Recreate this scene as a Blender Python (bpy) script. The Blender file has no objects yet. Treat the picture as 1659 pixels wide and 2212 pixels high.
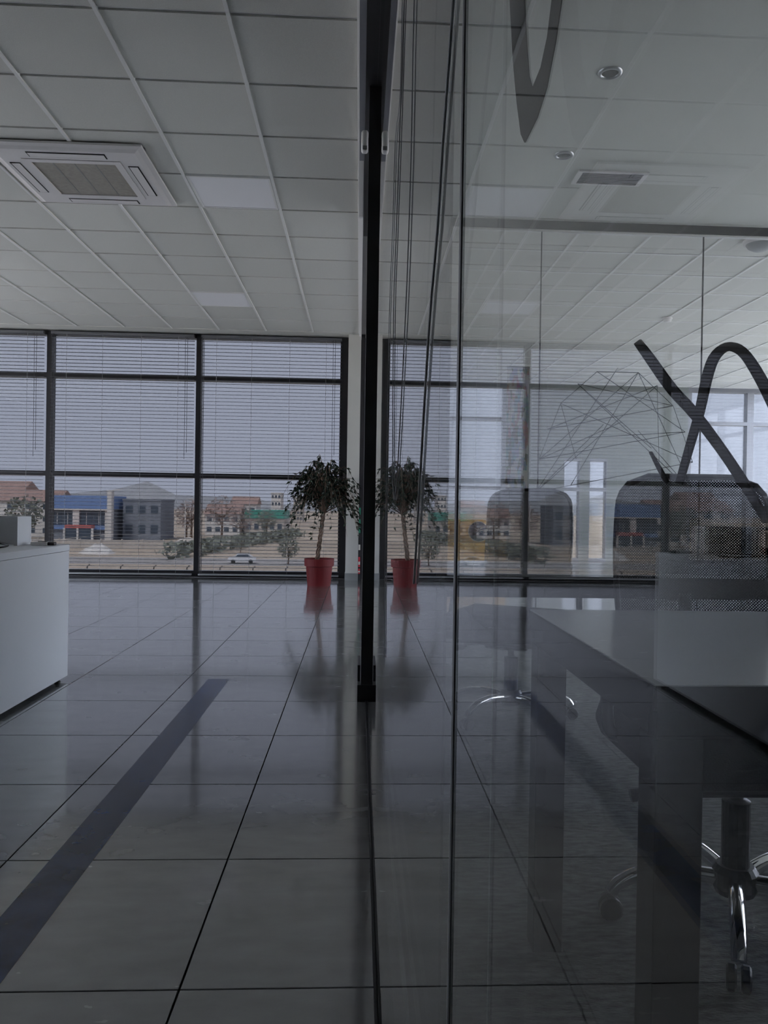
import bpy, bmesh, math, random
from mathutils import Vector, Matrix
random.seed(7)
sc = bpy.context.scene
COL = sc.collection

# ------------------------------------------------------------------ camera
F_PX, W_PX, H_PX = 1725.0, 1659.0, 2212.0
cam_data = bpy.data.cameras.new('camera')
cam_data.sensor_fit = 'VERTICAL'
cam_data.sensor_height = 36.0
cam_data.lens = F_PX / H_PX * 36.0
cam_data.shift_x = -(860.0 - W_PX / 2) / H_PX
cam_data.clip_start = 0.01
cam_data.clip_end = 3000
cam = bpy.data.objects.new('camera', cam_data)
COL.objects.link(cam)
cam.matrix_world = (Matrix.Translation((0, 0, 0.966)) @ Matrix.Rotation(math.radians(-2.7937), 4, 'Z')
                    @ Matrix.Rotation(math.radians(90 - 0.3549), 4, 'X') @ Matrix.Rotation(0.0155, 4, 'Z'))
sc.camera = cam

# ------------------------------------------------------------------ sky, sun, exposure
world = bpy.data.worlds.new('overcast_sky')
sc.world = world
world.use_nodes = True
bg = world.node_tree.nodes['Background']
bg.inputs[0].default_value = (0.78, 0.83, 1.0, 1)
bg.inputs[1].default_value = 1.0
sun_data = bpy.data.lights.new('hazy_sun', 'SUN')
sun_data.energy = 3.0
sun_data.angle = math.radians(12)
sun_data.color = (1.0, 0.97, 0.93)
sun = bpy.data.objects.new('hazy_sun', sun_data)
COL.objects.link(sun)
sun.rotation_euler = (math.radians(38), 0, math.radians(-25))
sc.view_settings.view_transform = 'Standard'
sc.view_settings.look = 'None'
sc.view_settings.gamma = 1.0
sc.view_settings.use_curve_mapping = False
sc.view_settings.exposure = 2.7
cy = sc.cycles
cy.max_bounces = 10
cy.diffuse_bounces = 4
cy.glossy_bounces = 5
cy.use_adaptive_sampling = True
cy.adaptive_threshold = 0.03
cy.transparent_max_bounces = 24
cy.use_denoising = True
cy.sample_clamp_indirect = 4.0

# ------------------------------------------------------------------ materials
MATS = {}
def mat(name, col, rough=0.6, metal=0.0, spec=0.5, var=0.0, vscale=8.0, bump=0.0, bscale=60.0,
        emit=0.0, rand=0.0, stretch=None, rvar=0.0, coat=None):
    m = bpy.data.materials.new(name); m.use_nodes = True
    nt = m.node_tree; N = nt.nodes; L = nt.links
    b = N['Principled BSDF']
    b.inputs['Base Color'].default_value = (*col, 1)
    b.inputs['Roughness'].default_value = rough
    b.inputs['Metallic'].default_value = metal
    b.inputs['Specular IOR Level'].default_value = spec
    if coat is not None:
        b.inputs['Coat Weight'].default_value = 1.0
        b.inputs['Coat Roughness'].default_value = coat
        b.inputs['Coat IOR'].default_value = 2.0
    if emit:
        b.inputs['Emission Color'].default_value = (*col, 1)
        b.inputs['Emission Strength'].default_value = emit
    tc = N.new('ShaderNodeTexCoord')
    src = tc.outputs['Object']
    if rand or stretch:
        mp = N.new('ShaderNodeMapping')
        L.new(src, mp.inputs['Vector'])
        if stretch: mp.inputs['Scale'].default_value = stretch
        if rand:
            oi = N.new('ShaderNodeObjectInfo')
            ml = N.new('ShaderNodeMath'); ml.operation = 'MULTIPLY'; ml.inputs[1].default_value = 57.0
            L.new(oi.outputs['Random'], ml.inputs[0]); L.new(ml.outputs[0], mp.inputs['Location'])
        src = mp.outputs['Vector']
    if var or rand or rvar:
        no = N.new('ShaderNodeTexNoise')
        no.inputs['Scale'].default_value = vscale; no.inputs['Detail'].default_value = 5
        L.new(src, no.inputs['Vector'])
        mr = N.new('ShaderNodeMapRange')
        mr.inputs['From Min'].default_value = 0.3; mr.inputs['From Max'].default_value = 0.7
        mr.inputs['To Min'].default_value = 1 - var; mr.inputs['To Max'].default_value = 1 + var
        L.new(no.outputs['Fac'], mr.inputs['Value'])
        fac = mr.outputs[0]
        if rand:
            rr = N.new('ShaderNodeMapRange')
            rr.inputs['To Min'].default_value = 1 - rand; rr.inputs['To Max'].default_value = 1 + rand
            L.new(oi.outputs['Random'], rr.inputs['Value'])
            mm = N.new('ShaderNodeMath'); mm.operation = 'MULTIPLY'
            L.new(fac, mm.inputs[0]); L.new(rr.outputs[0], mm.inputs[1]); fac = mm.outputs[0]
        hs = N.new('ShaderNodeHueSaturation')
        hs.inputs['Color'].default_value = (*col, 1)
        L.new(fac, hs.inputs['Value']); L.new(hs.outputs[0], b.inputs['Base Color'])
        if rvar:
            r2 = N.new('ShaderNodeMapRange')
            r2.inputs['From Min'].default_value = 0.3; r2.inputs['From Max'].default_value = 0.7
            r2.inputs['To Min'].default_value = max(0.02, rough - rvar); r2.inputs['To Max'].default_value = rough + rvar
            L.new(no.outputs['Fac'], r2.inputs['Value']); L.new(r2.outputs[0], b.inputs['Roughness'])
    if bump:
        nb = N.new('ShaderNodeTexNoise'); nb.inputs['Scale'].default_value = bscale; nb.inputs['Detail'].default_value = 4
        L.new(src, nb.inputs['Vector'])
        bp = N.new('ShaderNodeBump'); bp.inputs['Strength'].default_value = bump; bp.inputs['Distance'].default_value = 0.01
        L.new(nb.outputs['Fac'], bp.inputs['Height']); L.new(bp.outputs[0], b.inputs['Normal'])
    MATS[name] = m
    return m

def glass_mat(name, tint=(1, 1, 1), ior=1.5):
    """clear sheet glass: straight transmission plus Fresnel reflection at each face"""
    m = bpy.data.materials.new(name); m.use_nodes = True
    nt = m.node_tree; N = nt.nodes; L = nt.links
    N.remove(N['Principled BSDF'])
    out = N['Material Output']
    tr = N.new('ShaderNodeBsdfTransparent'); tr.inputs[0].default_value = (*tint, 1)
    gl = N.new('ShaderNodeBsdfGlossy'); gl.inputs['Roughness'].default_value = 0.0
    gl.inputs['Color'].default_value = (1, 1, 1, 1)
    ge = N.new('ShaderNodeNewGeometry')
    mr = N.new('ShaderNodeMapRange')
    mr.inputs['To Min'].default_value = ior; mr.inputs['To Max'].default_value = 1 / ior
    L.new(ge.outputs['Backfacing'], mr.inputs['Value'])
    fr = N.new('ShaderNodeFresnel'); L.new(mr.outputs[0], fr.inputs['IOR'])
    mx = N.new('ShaderNodeMixShader')
    L.new(fr.outputs[0], mx.inputs[0]); L.new(tr.outputs[0], mx.inputs[1]); L.new(gl.outputs[0], mx.inputs[2])
    L.new(mx.outputs[0], out.inputs['Surface'])
    MATS[name] = m
    return m

def mesh_fabric(name, col, pitch):
    """woven chair mesh: open cells between dark threads"""
    m = bpy.data.materials.new(name); m.use_nodes = True
    nt = m.node_tree; N = nt.nodes; L = nt.links
    b = N['Principled BSDF']; out = N['Material Output']
    b.inputs['Base Color'].default_value = (*col, 1); b.inputs['Roughness'].default_value = 0.7
    tc = N.new('ShaderNodeTexCoord'); sp = N.new('ShaderNodeSeparateXYZ')
    L.new(tc.outputs['Object'], sp.inputs[0])
    def tri(op):
        a = N.new('ShaderNodeMath'); a.operation = op
        L.new(sp.outputs['X'], a.inputs[0]); L.new(sp.outputs['Z'], a.inputs[1])
        p = N.new('ShaderNodeMath'); p.operation = 'PINGPONG'; p.inputs[1].default_value = pitch / 2
        L.new(a.outputs[0], p.inputs[0])
        g = N.new('ShaderNodeMath'); g.operation = 'GREATER_THAN'; g.inputs[1].default_value = pitch * 0.35
        L.new(p.outputs[0], g.inputs[0]); return g
    g1, g2 = tri('ADD'), tri('SUBTRACT')
    mu = N.new('ShaderNodeMath'); mu.operation = 'MULTIPLY'
    L.new(g1.outputs[0], mu.inputs[0]); L.new(g2.outputs[0], mu.inputs[1])
    tr = N.new('ShaderNodeBsdfTransparent'); mx = N.new('ShaderNodeMixShader')
    L.new(mu.outputs[0], mx.inputs[0]); L.new(b.outputs[0], mx.inputs[1]); L.new(tr.outputs[0], mx.inputs[2])
    L.new(mx.outputs[0], out.inputs['Surface'])
    MATS[name] = m
    return m

def collage_mat(name):
    """printed poster: patchwork of small pale pictures"""
    m = bpy.data.materials.new(name); m.use_nodes = True
    nt = m.node_tree; N = nt.nodes; L = nt.links
    b = N['Principled BSDF']; b.inputs['Roughness'].default_value = 0.5
    tc = N.new('ShaderNodeTexCoord'); mp = N.new('ShaderNodeMapping'); mp.inputs['Scale'].default_value = (26, 1, 9)
    L.new(tc.outputs['Object'], mp.inputs['Vector'])
    vo = N.new('ShaderNodeTexVoronoi'); vo.feature = 'F1'; vo.distance = 'CHEBYCHEV'; vo.inputs['Scale'].default_value = 1.6
    L.new(mp.outputs[0], vo.inputs['Vector'])
    cr = N.new('ShaderNodeValToRGB')
    e = cr.color_ramp; e.interpolation = 'CONSTANT'
    e.elements[0].position = 0; e.elements[0].color = (0.72, 0.72, 0.72, 1)
    e.elements[1].position = 0.25; e.elements[1].color = (0.62, 0.45, 0.42, 1)
    for p, c in ((0.4, (0.42, 0.52, 0.52, 1)), (0.55, (0.8, 0.78, 0.74, 1)), (0.7, (0.35, 0.33, 0.25, 1)), (0.85, (0.55, 0.6, 0.7, 1))):
        k = e.elements.new(p); k.color = c
    sx = N.new('ShaderNodeSeparateColor'); L.new(vo.outputs['Color'], sx.inputs[0]); L.new(sx.outputs[0], cr.inputs[0])
    no = N.new('ShaderNodeTexNoise'); no.inputs['Scale'].default_value = 30; L.new(tc.outputs['Object'], no.inputs['Vector'])
    mx = N.new('ShaderNodeMix'); mx.data_type = 'RGBA'; mx.blend_type = 'OVERLAY'; mx.inputs[0].default_value = 0.5
    L.new(cr.outputs[0], mx.inputs[6]); L.new(no.outputs['Color'], mx.inputs[7]); L.new(mx.outputs[2], b.inputs['Base Color'])
    tl = N.new('ShaderNodeBsdfTranslucent'); L.new(mx.outputs[2], tl.inputs[0])
    ms = N.new('ShaderNodeMixShader'); ms.inputs[0].default_value = 0.55
    L.new(b.outputs[0], ms.inputs[1]); L.new(tl.outputs[0], ms.inputs[2]); L.new(ms.outputs[0], N['Material Output'].inputs['Surface'])
    MATS[name] = m

mat('floor_tile', (0.165, 0.172, 0.173), 0.22, spec=0.5, var=0.16, vscale=5.0, rand=0.06, stretch=(1, 2.2, 1), bump=0.01, bscale=3.0, rvar=0.06, coat=0.09)
mat('grout', (0.02, 0.02, 0.022), 0.8)
mat('stripe_blue', (0.018, 0.042, 0.115), 0.22, spec=0.5, var=0.35, vscale=9.0)
mat('carpet', (0.165, 0.172, 0.165), 0.95, spec=0.1, var=0.35, vscale=70.0, stretch=(0.35, 1, 1), bump=0.5, bscale=220.0)
mat('pale_floor', (0.40, 0.40, 0.40), 0.12, spec=0.6, var=0.05)
mat('ceiling_tile', (0.65, 0.65, 0.605), 0.9, spec=0.2, var=0.04, vscale=160.0, rand=0.03, bump=0.15, bscale=260.0)
mat('grid_white', (0.80, 0.80, 0.78), 0.5)
mat('plasterboard', (0.72, 0.735, 0.69), 0.85, spec=0.2, var=0.02, vscale=3.0)
mat('wall_paint', (0.55, 0.55, 0.515), 0.8, spec=0.2, var=0.03, vscale=2.0)
mat('grey_wall', (0.30, 0.32, 0.31), 0.8, spec=0.2, var=0.03, vscale=2.0)
mat('slab', (0.35, 0.35, 0.35), 0.9)
mat('black_alu', (0.012, 0.012, 0.015), 0.38, spec=0.4, var=0.1)
mat('anthracite', (0.022, 0.022, 0.026), 0.42, spec=0.4, var=0.1)
mat('grey_alu', (0.30, 0.31, 0.34), 0.4, metal=0.3)
mat('silver', (0.55, 0.56, 0.58), 0.3, metal=0.8)
mat('chrome', (0.78, 0.78, 0.80), 0.08, metal=1.0)
mat('slat_grey', (0.13, 0.135, 0.145), 0.45, spec=0.4)
mat('cord_grey', (0.32, 0.33, 0.34), 0.6)
mat('cord_mid', (0.16, 0.165, 0.17), 0.6)
mat('cord_dark', (0.06, 0.06, 0.065), 0.6)
mat('blind_fabric', (0.060, 0.062, 0.064), 0.9, spec=0.1, var=0.1, vscale=300)
mat('joint', (0.03, 0.032, 0.035), 0.5)
mat('joint_edge', (0.35, 0.38, 0.38), 0.3)
mat('white_lam', (0.64, 0.655, 0.675), 0.45, spec=0.4, var=0.015, vscale=2.0)
mat('white_plastic', (0.74, 0.72, 0.71), 0.4, var=0.01)
mat('sensor_white', (0.92, 0.91, 0.90), 0.4)
mat('diffuser', (0.84, 0.84, 0.86), 0.5, emit=0.003)
mat('filter_grey', (0.34, 0.32, 0.28), 0.8, var=0.1, vscale=40)
mat('dark_gap', (0.01, 0.01, 0.01), 0.8)
mat('pot_red', (0.13, 0.010, 0.012), 0.55, spec=0.25, var=0.04, vscale=4.0)
mat('soil', (0.03, 0.02, 0.014), 0.95, bump=0.6, bscale=40)
mat('bark', (0.13, 0.085, 0.06), 0.8, var=0.3, vscale=30, stretch=(1, 1, 0.3), bump=0.4, bscale=50)
mat('leaf', (0.010, 0.022, 0.010), 0.45, spec=0.3, var=0.45, vscale=9.0)
mat('table_top', (0.42, 0.43, 0.44), 0.16, spec=0.6, var=0.02)
mat('table_dark', (0.009, 0.009, 0.011), 0.5, spec=0.2)
mat('seat_fabric', (0.010, 0.010, 0.012), 0.9, spec=0.15, bump=0.2, bscale=300)
mat('black_plastic', (0.012, 0.012, 0.013), 0.4)
mesh_fabric('chair_mesh', (0.02, 0.021, 0.022), 0.0075)
mat('sofa_mustard', (0.70, 0.40, 0.10), 0.9, spec=0.1, var=0.08, vscale=40)
mat('cushion_navy', (0.05, 0.06, 0.09), 0.9, spec=0.1, var=0.2, vscale=30)
mat('piping', (0.7, 0.68, 0.62), 0.8)
mat('decal', (0.010, 0.010, 0.011), 0.7, spec=0.05)
mat('line_art', (0.006, 0.012, 0.008), 0.6)
mat('lamp_dark', (0.05, 0.05, 0.05), 0.5)
mat('screen_black', (0.004, 0.004, 0.005), 0.2)
mat('orange', (0.35, 0.06, 0.02), 0.6)
mat('red_print', (0.55, 0.03, 0.05), 0.5)
mat('green_print', (0.02, 0.22, 0.13), 0.5)
mat('skirting', (0.25, 0.26, 0.26), 0.4)
collage_mat('collage')
glass_mat('partition_glass', (0.97, 0.985, 0.98), 1.36)
glass_mat('window_glass', (0.242, 0.246, 0.253))   # grey tint added to dim the sky outside against the interior
glass_mat('office_glass', (0.33, 0.335, 0.343))  # tint added to hold down the brightness of the far windows
glass_mat('clear_glass', (0.98, 0.985, 0.99))
# outdoors
mat('dry_field', (0.46, 0.385, 0.31), 0.95, spec=0.05, var=0.18, vscale=0.03)
mat('asphalt', (0.36, 0.34, 0.33), 0.9, spec=0.1, var=0.08, vscale=0.1)
mat('render_white', (0.60, 0.58, 0.56), 0.8, var=0.05, vscale=0.3)
mat('blue_sheet', (0.15, 0.24, 0.46), 0.6, var=0.05, vscale=0.5)
mat('slate_wall', (0.20, 0.22, 0.26), 0.8, var=0.08, vscale=0.3)
mat('shop_glass', (0.06, 0.08, 0.11), 0.15)
mat('red_awning', (0.45, 0.12, 0.11), 0.7)
mat('green_sheet', (0.06, 0.28, 0.22), 0.6)
mat('bounce_yard', (0.40, 0.40, 0.40), 0.9, spec=0.1, var=0.08, vscale=0.2)  # neutral grey of the unseen slab added to bounce daylight
mat('roof_tile', (0.33, 0.22, 0.19), 0.8, var=0.1, vscale=0.8)  # red dulled so the colour carries the haze of distance
mat('brown_twigs', (0.34, 0.27, 0.25), 0.9, var=0.3, vscale=0.6)
mat('grey_green', (0.20, 0.215, 0.18), 0.9, var=0.3, vscale=0.6)
mat('car_white', (0.65, 0.67, 0.70), 0.3)
mat('tyre', (0.02, 0.02, 0.02), 0.8)
mat('concrete', (0.48, 0.44, 0.40), 0.9, var=0.06, vscale=0.5)
mat('distant_hill', (0.30, 0.31, 0.33), 0.95, var=0.08, vscale=0.02)  # haze over the skyline painted in as pale grey

# ------------------------------------------------------------------ mesh helpers
class MB:
    def __init__(s): s.bm = bmesh.new()
    def quad(s, *pts):
        return s.bm.faces.new([s.bm.verts.new(p) for p in pts])
    def box(s, x0, x1, y0, y1, z0, z1, bev=0.0):
        r = bmesh.ops.create_cube(s.bm, size=1.0)
        vs = r['verts']
        for v in vs:
            v.co = Vector((x0 + (v.co.x + .5) * (x1 - x0), y0 + (v.co.y + .5) * (y1 - y0), z0 + (v.co.z + .5) * (z1 - z0)))
        if bev:
            es = list({e for v in vs for e in v.link_edges})
            bmesh.ops.bevel(s.bm, geom=es, offset=bev, segments=2, profile=0.5, affect='EDGES')
        return s
    def tube(s, pts, rad, n=8, cap=True):
        pts = [Vector(p) for p in pts]
        rads = rad if isinstance(rad, (list, tuple)) else [rad] * len(pts)
        up = None; rings = []
        for i, p in enumerate(pts):
            t = (pts[min(i + 1, len(pts) - 1)] - pts[max(i - 1, 0)]).normalized()
            if up is None:
                up = Vector((0, 0, 1)) if abs(t.z) < 0.9 else Vector((1, 0, 0))
            a = t.cross(up).normalized(); b = a.cross(t).normalized(); up = b
            rings.append([s.bm.verts.new(p + (a * math.cos(2 * math.pi * k / n) + b * math.sin(2 * math.pi * k / n)) * rads[i]) for k in range(n)])
        for i in range(len(rings) - 1):
            for k in range(n):
                s.bm.faces.new((rings[i][k], rings[i][(k + 1) % n], rings[i + 1][(k + 1) % n], rings[i + 1][k]))
        if cap:
            s.bm.faces.new(rings[0][::-1]); s.bm.faces.new(rings[-1])
        return s
    def loop(s, pts, rad, n=6):
        """closed tube"""
        pts = [Vector(p) for p in pts]; m = len(pts); rings = []
        nrm = (pts[1] - pts[0]).cross(pts[m // 2] - pts[0]).normalized()
        for i, p in enumerate(pts):
            t = (pts[(i + 1) % m] - pts[i - 1]).normalized(); a = t.cross(nrm).normalized()
            rings.append([s.bm.verts.new(p + (a * math.cos(2 * math.pi * k / n) + nrm * math.sin(2 * math.pi * k / n)) * rad) for k in range(n)])
        for i in range(m):
            for k in range(n):
                s.bm.faces.new((rings[i][k], rings[i][(k + 1) % n], rings[(i + 1) % m][(k + 1) % n], rings[(i + 1) % m][k]))
        return s
    def lathe(s, prof, n=24, c=(0, 0, 0)):
        rings = []
        for r, z in prof:
            if r < 1e-6: rings.append([s.bm.verts.new((c[0], c[1], c[2] + z))])
            else: rings.append([s.bm.verts.new((c[0] + r * math.cos(2 * math.pi * k / n), c[1] + r * math.sin(2 * math.pi * k / n), c[2] + z)) for k in range(n)])
        for a, b in zip(rings, rings[1:]):
            for k in range(n):
                k2 = (k + 1) % n
                if len(a) == 1 and len(b) == 1: continue
                if len(a) == 1: s.bm.faces.new((a[0], b[k2], b[k]))
                elif len(b) == 1: s.bm.faces.new((a[k], a[k2], b[0]))
                else: s.bm.faces.new((a[k], a[k2], b[k2], b[k]))
        return s
    def prism(s, pts, d):
        """extrude polygon pts (list of 3d) by vector d"""
        d = Vector(d)
        a = [s.bm.verts.new(Vector(p)) for p in pts]; b = [s.bm.verts.new(Vector(p) + d) for p in pts]
        s.bm.faces.new(a); s.bm.faces.new(b[::-1]); n = len(a)
        for k in range(n): s.bm.faces.new((a[k], b[k], b[(k + 1) % n], a[(k + 1) % n]))
        return s
    def xf(s, M):
        bmesh.ops.transform(s.bm, matrix=M, verts=s.bm.verts); return s
    def mesh(s, name, m, smooth=False):
        bmesh.ops.recalc_face_normals(s.bm, faces=s.bm.faces)
        me = bpy.data.meshes.new(name); s.bm.to_mesh(me); s.bm.free()
        me.materials.append(MATS[m])
        if smooth:
            for p in me.polygons: p.use_smooth = True
        return me
    def build(s, name, m, parent=None, loc=None, smooth=False):
        return place(name, s.mesh(name, m, smooth), parent, loc)

def place(name, me, parent=None, loc=None):
    o = bpy.data.objects.new(name, me); COL.objects.link(o)
    if parent: o.parent = parent
    if loc: o.location = loc
    return o
def tag(o, label=None, cat=None, group=None, kind=None):
    if label: o['label'] = label
    if cat: o['category'] = cat
    if group: o['group'] = group
    if kind: o['kind'] = kind
    return o
def thing(name, label, cat, loc=(0, 0, 0), rz=0.0, group=None):
    o = bpy.data.objects.new(name, None); COL.objects.link(o)
    o.location = loc; o.rotation_euler = (0, 0, rz); o.empty_display_size = 0.1
    return tag(o, label, cat, group)
def struct(name, label=None, cat=None):
    o = bpy.data.objects.new(name, None); COL.objects.link(o); o.empty_display_size = 0.1
    return tag(o, label, cat, kind='structure')
def sbuild(mb, name, m, label=None, cat=None):
    return tag(mb.build(name, m), label, cat, kind='structure')
def copy_tree(root, loc, rz, label):
    r = root.copy(); COL.objects.link(r); r.location = loc; r.rotation_euler = (0, 0, rz); r['label'] = label
    for ch in root.children:
        c = ch.copy(); COL.objects.link(c); c.parent = r
        for g in ch.children:
            d = g.copy(); COL.objects.link(d); d.parent = c
    return r
# ================================================================== SETTING
ZC = 3.2            # ceiling
YW = 10.65          # front window wall of the hall
XG = 0.050          # hall face of the glass partition
XL, YB, XR, YF = -7.7, -3.2, 7.75, 14.3

# ---- hall floor: slab with individually laid tiles
fl = sbuild(MB().box(XL, XG + 0.03, YB, YW + 0.15, -0.2, -0.012), 'floor', 'grout', 'dark grey glossy tiled floor of the hall', 'floor')
P = 0.588
def tile_mesh(w, d):
    return MB().box(-w / 2, w / 2, -d / 2, d / 2, -0.011, 0.0, bev=0.0012).mesh('floor_tile', 'floor_tile')
cache = {}
def put_tile(x0, x1, y0, y1):
    w, d = round(x1 - x0 - 0.004, 4), round(y1 - y0 - 0.004, 4)
    if w < 0.02 or d < 0.02: return
    if (w, d) not in cache: cache[(w, d)] = tile_mesh(w, d)
    place('floor_tile', cache[(w, d)], fl, ((x0 + x1) / 2, (y0 + y1) / 2, 0))
xs = [XG - 0.004] + [-0.343 - P * k for k in range(13)]; xs[-1] = max(xs[-1], XL); xs = [x for x in xs if x >= XL]
ys = [3.952 + P * k for k in range(-12, 12)] + [YW - 0.02]
ys = [y for y in ys if YB <= y <= YW]
for i in range(len(xs) - 1):
    for j in range(len(ys) - 1): put_tile(xs[i + 1], xs[i], ys[j], ys[j + 1])
tag(MB().box(-0.818, -0.703, YB + .1, 4.45, 0.0, 0.0006).build('floor_stripe', 'stripe_blue', fl), 'dark blue stripe')
# ---- carpet of the meeting room and pale floor of the office behind
sbuild(MB().box(XG + 0.03, XR, YB, 6.15, -0.2, 0.0), 'floor_carpet', 'carpet', 'dark grey carpet under the meeting tables', 'floor')
sbuild(MB().box(XG + 0.03, XR, 6.15, YF, -0.2, 0.0), 'floor_office', 'pale_floor', 'pale glossy floor of the office behind the meeting room', 'floor')

# ---- suspended ceilings
def bar(mb, x0, x1, y0, y1): mb.box(x0, x1, y0, y1, ZC, ZC + 0.03)
tile_me = MB().box(-0.2890, 0.2890, -0.2885, 0.2885, 0.0, 0.012).mesh('ceiling_tile', 'ceiling_tile')
def grid_ceiling(root, xlines, ylines, holes=(), cw=0.012, cz=0.0):
    x0, x1, y0, y1 = xlines[0], xlines[-1], ylines[0], ylines[-1]
    mesh_y = MB().box(-0.0095, 0.0095, y0, y1, 0.0, 0.03).mesh('grid_bar', 'grid_white')
    mesh_x = MB().box(x0, x1, -cw, cw, 0.0, 0.03).mesh('grid_bar', 'grid_white')
    for x in xlines: place('grid_bar', mesh_y, root, (x, 0, ZC - 0.002))
    for y in ylines: place('grid_bar', mesh_x, root, (0, y, ZC + cz))
    for i in range(len(xlines) - 1):
        for j in range(len(ylines) - 1):
            if (i, j) in holes: continue
            place('ceiling_tile', tile_me, root, ((xlines[i] + xlines[i + 1]) / 2, (ylines[j] + ylines[j + 1]) / 2, ZC + 0.007))
ce = sbuild(MB().box(XL, XG + 0.1, YB, YW + 0.2, ZC + 0.05, ZC + 0.4), 'ceiling', 'slab', 'suspended ceiling of white tiles above the hall', 'ceiling')
HX = [-0.034 - 0.598 * k for k in range(12)][::-1]
HY = [4.30 + 0.604 * k for k in range(-4, 11)]
# lamps sit in two cells of the grid
hi = len(HX) - 1
lamp_cells = [(hi - 2, 6), (hi - 3, 11)]
grid_ceiling(ce, HX, HY, holes=lamp_cells, cw=0.012, cz=0.016)
tag(MB().box(XL, HX[-1], YB, HY[0] - 0.012, ZC + 0.004, ZC + 0.03).build('ceiling_panel', 'ceiling_tile', ce))
tag(MB().box(XL, HX[0] - 0.012, HY[0], YW, ZC + 0.004, ZC + 0.03).build('ceiling_panel', 'ceiling_tile', ce))
MB().box(HX[0], HX[-1], HY[-1] + 0.012, YW + 0.05, ZC + 0.004, ZC + 0.03).build('ceiling_panel', 'ceiling_tile', ce)
MB().box(-0.036, -0.004, YB, YW, ZC - 0.02, ZC + 0.03).build('edge_trim', 'grid_white', ce)

cm = sbuild(MB().box(XG + 0.01, XR, YB, 6.13, ZC, ZC + 0.4), 'ceiling_plasterboard', 'plasterboard', 'smooth pale plasterboard ceiling over the meeting room', 'ceiling')
co = sbuild(MB().box(XG + 0.01, XR, 6.13, YF + 0.2, ZC + 0.05, ZC + 0.4), 'ceiling_office', 'slab', 'tiled ceiling of the office behind the meeting room', 'ceiling')
grid_ceiling(co, [-0.055 + 0.598 * k for k in range(1, 14)], [6.25 + 0.604 * k for k in range(0, 14)])
MB().box(XG, 0.543 - 0.012, 6.13, YF, ZC + 0.004, ZC + 0.03).build('ceiling_panel', 'ceiling_tile', co)

# ---- windows
def window(name, axis, a0, a1, pos, zs, fmat, gmat, label, fw=0.065, dep=0.14, inward=-1, transoms=True, z1=ZC, z0=0.0):
    """axis 'x': window lies along x at y=pos; axis 'y': along y at x=pos"""
    root = struct(name, label, 'window')
    def bx(u0, u1, d0, d1, z0_, z1_):
        if axis == 'x': return MB().box(u0, u1, d0, d1, z0_, z1_)
        return MB().box(d0, d1, u0, u1, z0_, z1_)
    h = dep / 2
    zt = z1 + 0.06 if z1 == ZC else z1
    for u in (a0, a1 - fw / 2):
        bx(u, u + fw / 2, pos - h, pos + h, z0, zt).build('mullion', fmat, root)
    bx(a0 + fw / 2, a1 - fw / 2, pos - h, pos + h, z1 - 0.05, zt).build('head_rail', fmat, root)
    bx(a0 + fw / 2, a1 - fw / 2, pos - h, pos + h, z0, z0 + 0.085).build('sill_rail', fmat, root)
    for z in zs:
        bx(a0 + fw / 2, a1 - fw / 2, pos - h, pos + h, z - 0.032, z + 0.032).build('transom', fmat, root)
    edges = [z0 + 0.085] + [e for z in zs for e in (z - 0.032, z + 0.032)] + [z1 - 0.05]
    for k in range(0, len(edges), 2):
        bx(a0 + fw / 2 + .001, a1 - fw / 2 - .001, pos + 0.02, pos + 0.028, edges[k] + .001, edges[k + 1] - .001).build('pane', gmat, root)
    return root
BAYS = [(-7.7, -6.0), (-6.0, -4.07), (-4.07, -2.14), (-2.14, -0.245)]
WN = ['narrow black-framed hall window at the corner, seen only from inside the hall', 'black-framed hall window behind the white desk',
      'black-framed hall window with the blue-roofed building outside', 'black-framed hall window behind the potted ficus']
n = 1
for (a, b), lb in zip(BAYS, WN):
    window(f'window_{n}', 'x', a, b, YW + 0.07, (1.338, 2.625), 'anthracite', 'window_glass', lb); n += 1
sbuild(MB().box(XL - 0.2, XL, YB - 0.2, 3.73, 0, ZC), 'wall_left', 'wall_paint', 'plain painted side wall of the hall, out of view', 'wall')
ly = [3.73 + 2.31 * k for k in range(4)]  # unseen windows added on this side as extra light for the hall
for a, b in zip(ly, ly[1:]):
    window(f'window_{n}', 'y', a, b, XL - 0.07, (1.338, 2.625), 'anthracite', 'clear_glass', 'tall unseen window added along the side wall of the hall for more light'); n += 1
sbuild(MB().box(XR, XR + 0.2, YB - 0.2, 1.8, 0, ZC), 'wall_right', 'wall_paint', 'plain painted side wall of the meeting room, out of view', 'wall')
ry = [1.8 + 2.5 * k for k in range(6)]  # unseen windows added here to light the meeting room and office
for a, b in zip(ry, ry[1:]):
    window(f'window_{n}', 'y', a, b, XR + 0.07, (1.338, 2.585), 'grey_alu', 'clear_glass', 'tall unseen window added along the far side of the office for more light'); n += 1
FARW = [(0.35, 2.62, 'tall white-lit office window behind the mustard sofa'), (5.97, 7.13, 'tall office window behind the high-backed chair'),
        (7.13, 7.75, 'narrow office window at the far corner of the office')]
for a, b, lb in FARW:
    window(f'window_{n}', 'x', a, b, YF + 0.07, (1.338, 2.585), 'grey_alu', 'office_glass', lb, fw=0.12); n += 1
for a, b, lb in ((3.69, 3.985, 'low slim office window beside the dark pier'), (4.16, 4.48, 'low slim office window next to the larger chair')):
    window(f'window_{n}', 'x', a, b, YF + 0.07, (1.338,), 'grey_alu', 'office_glass', lb, fw=0.02, z1=1.9); n += 1

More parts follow.
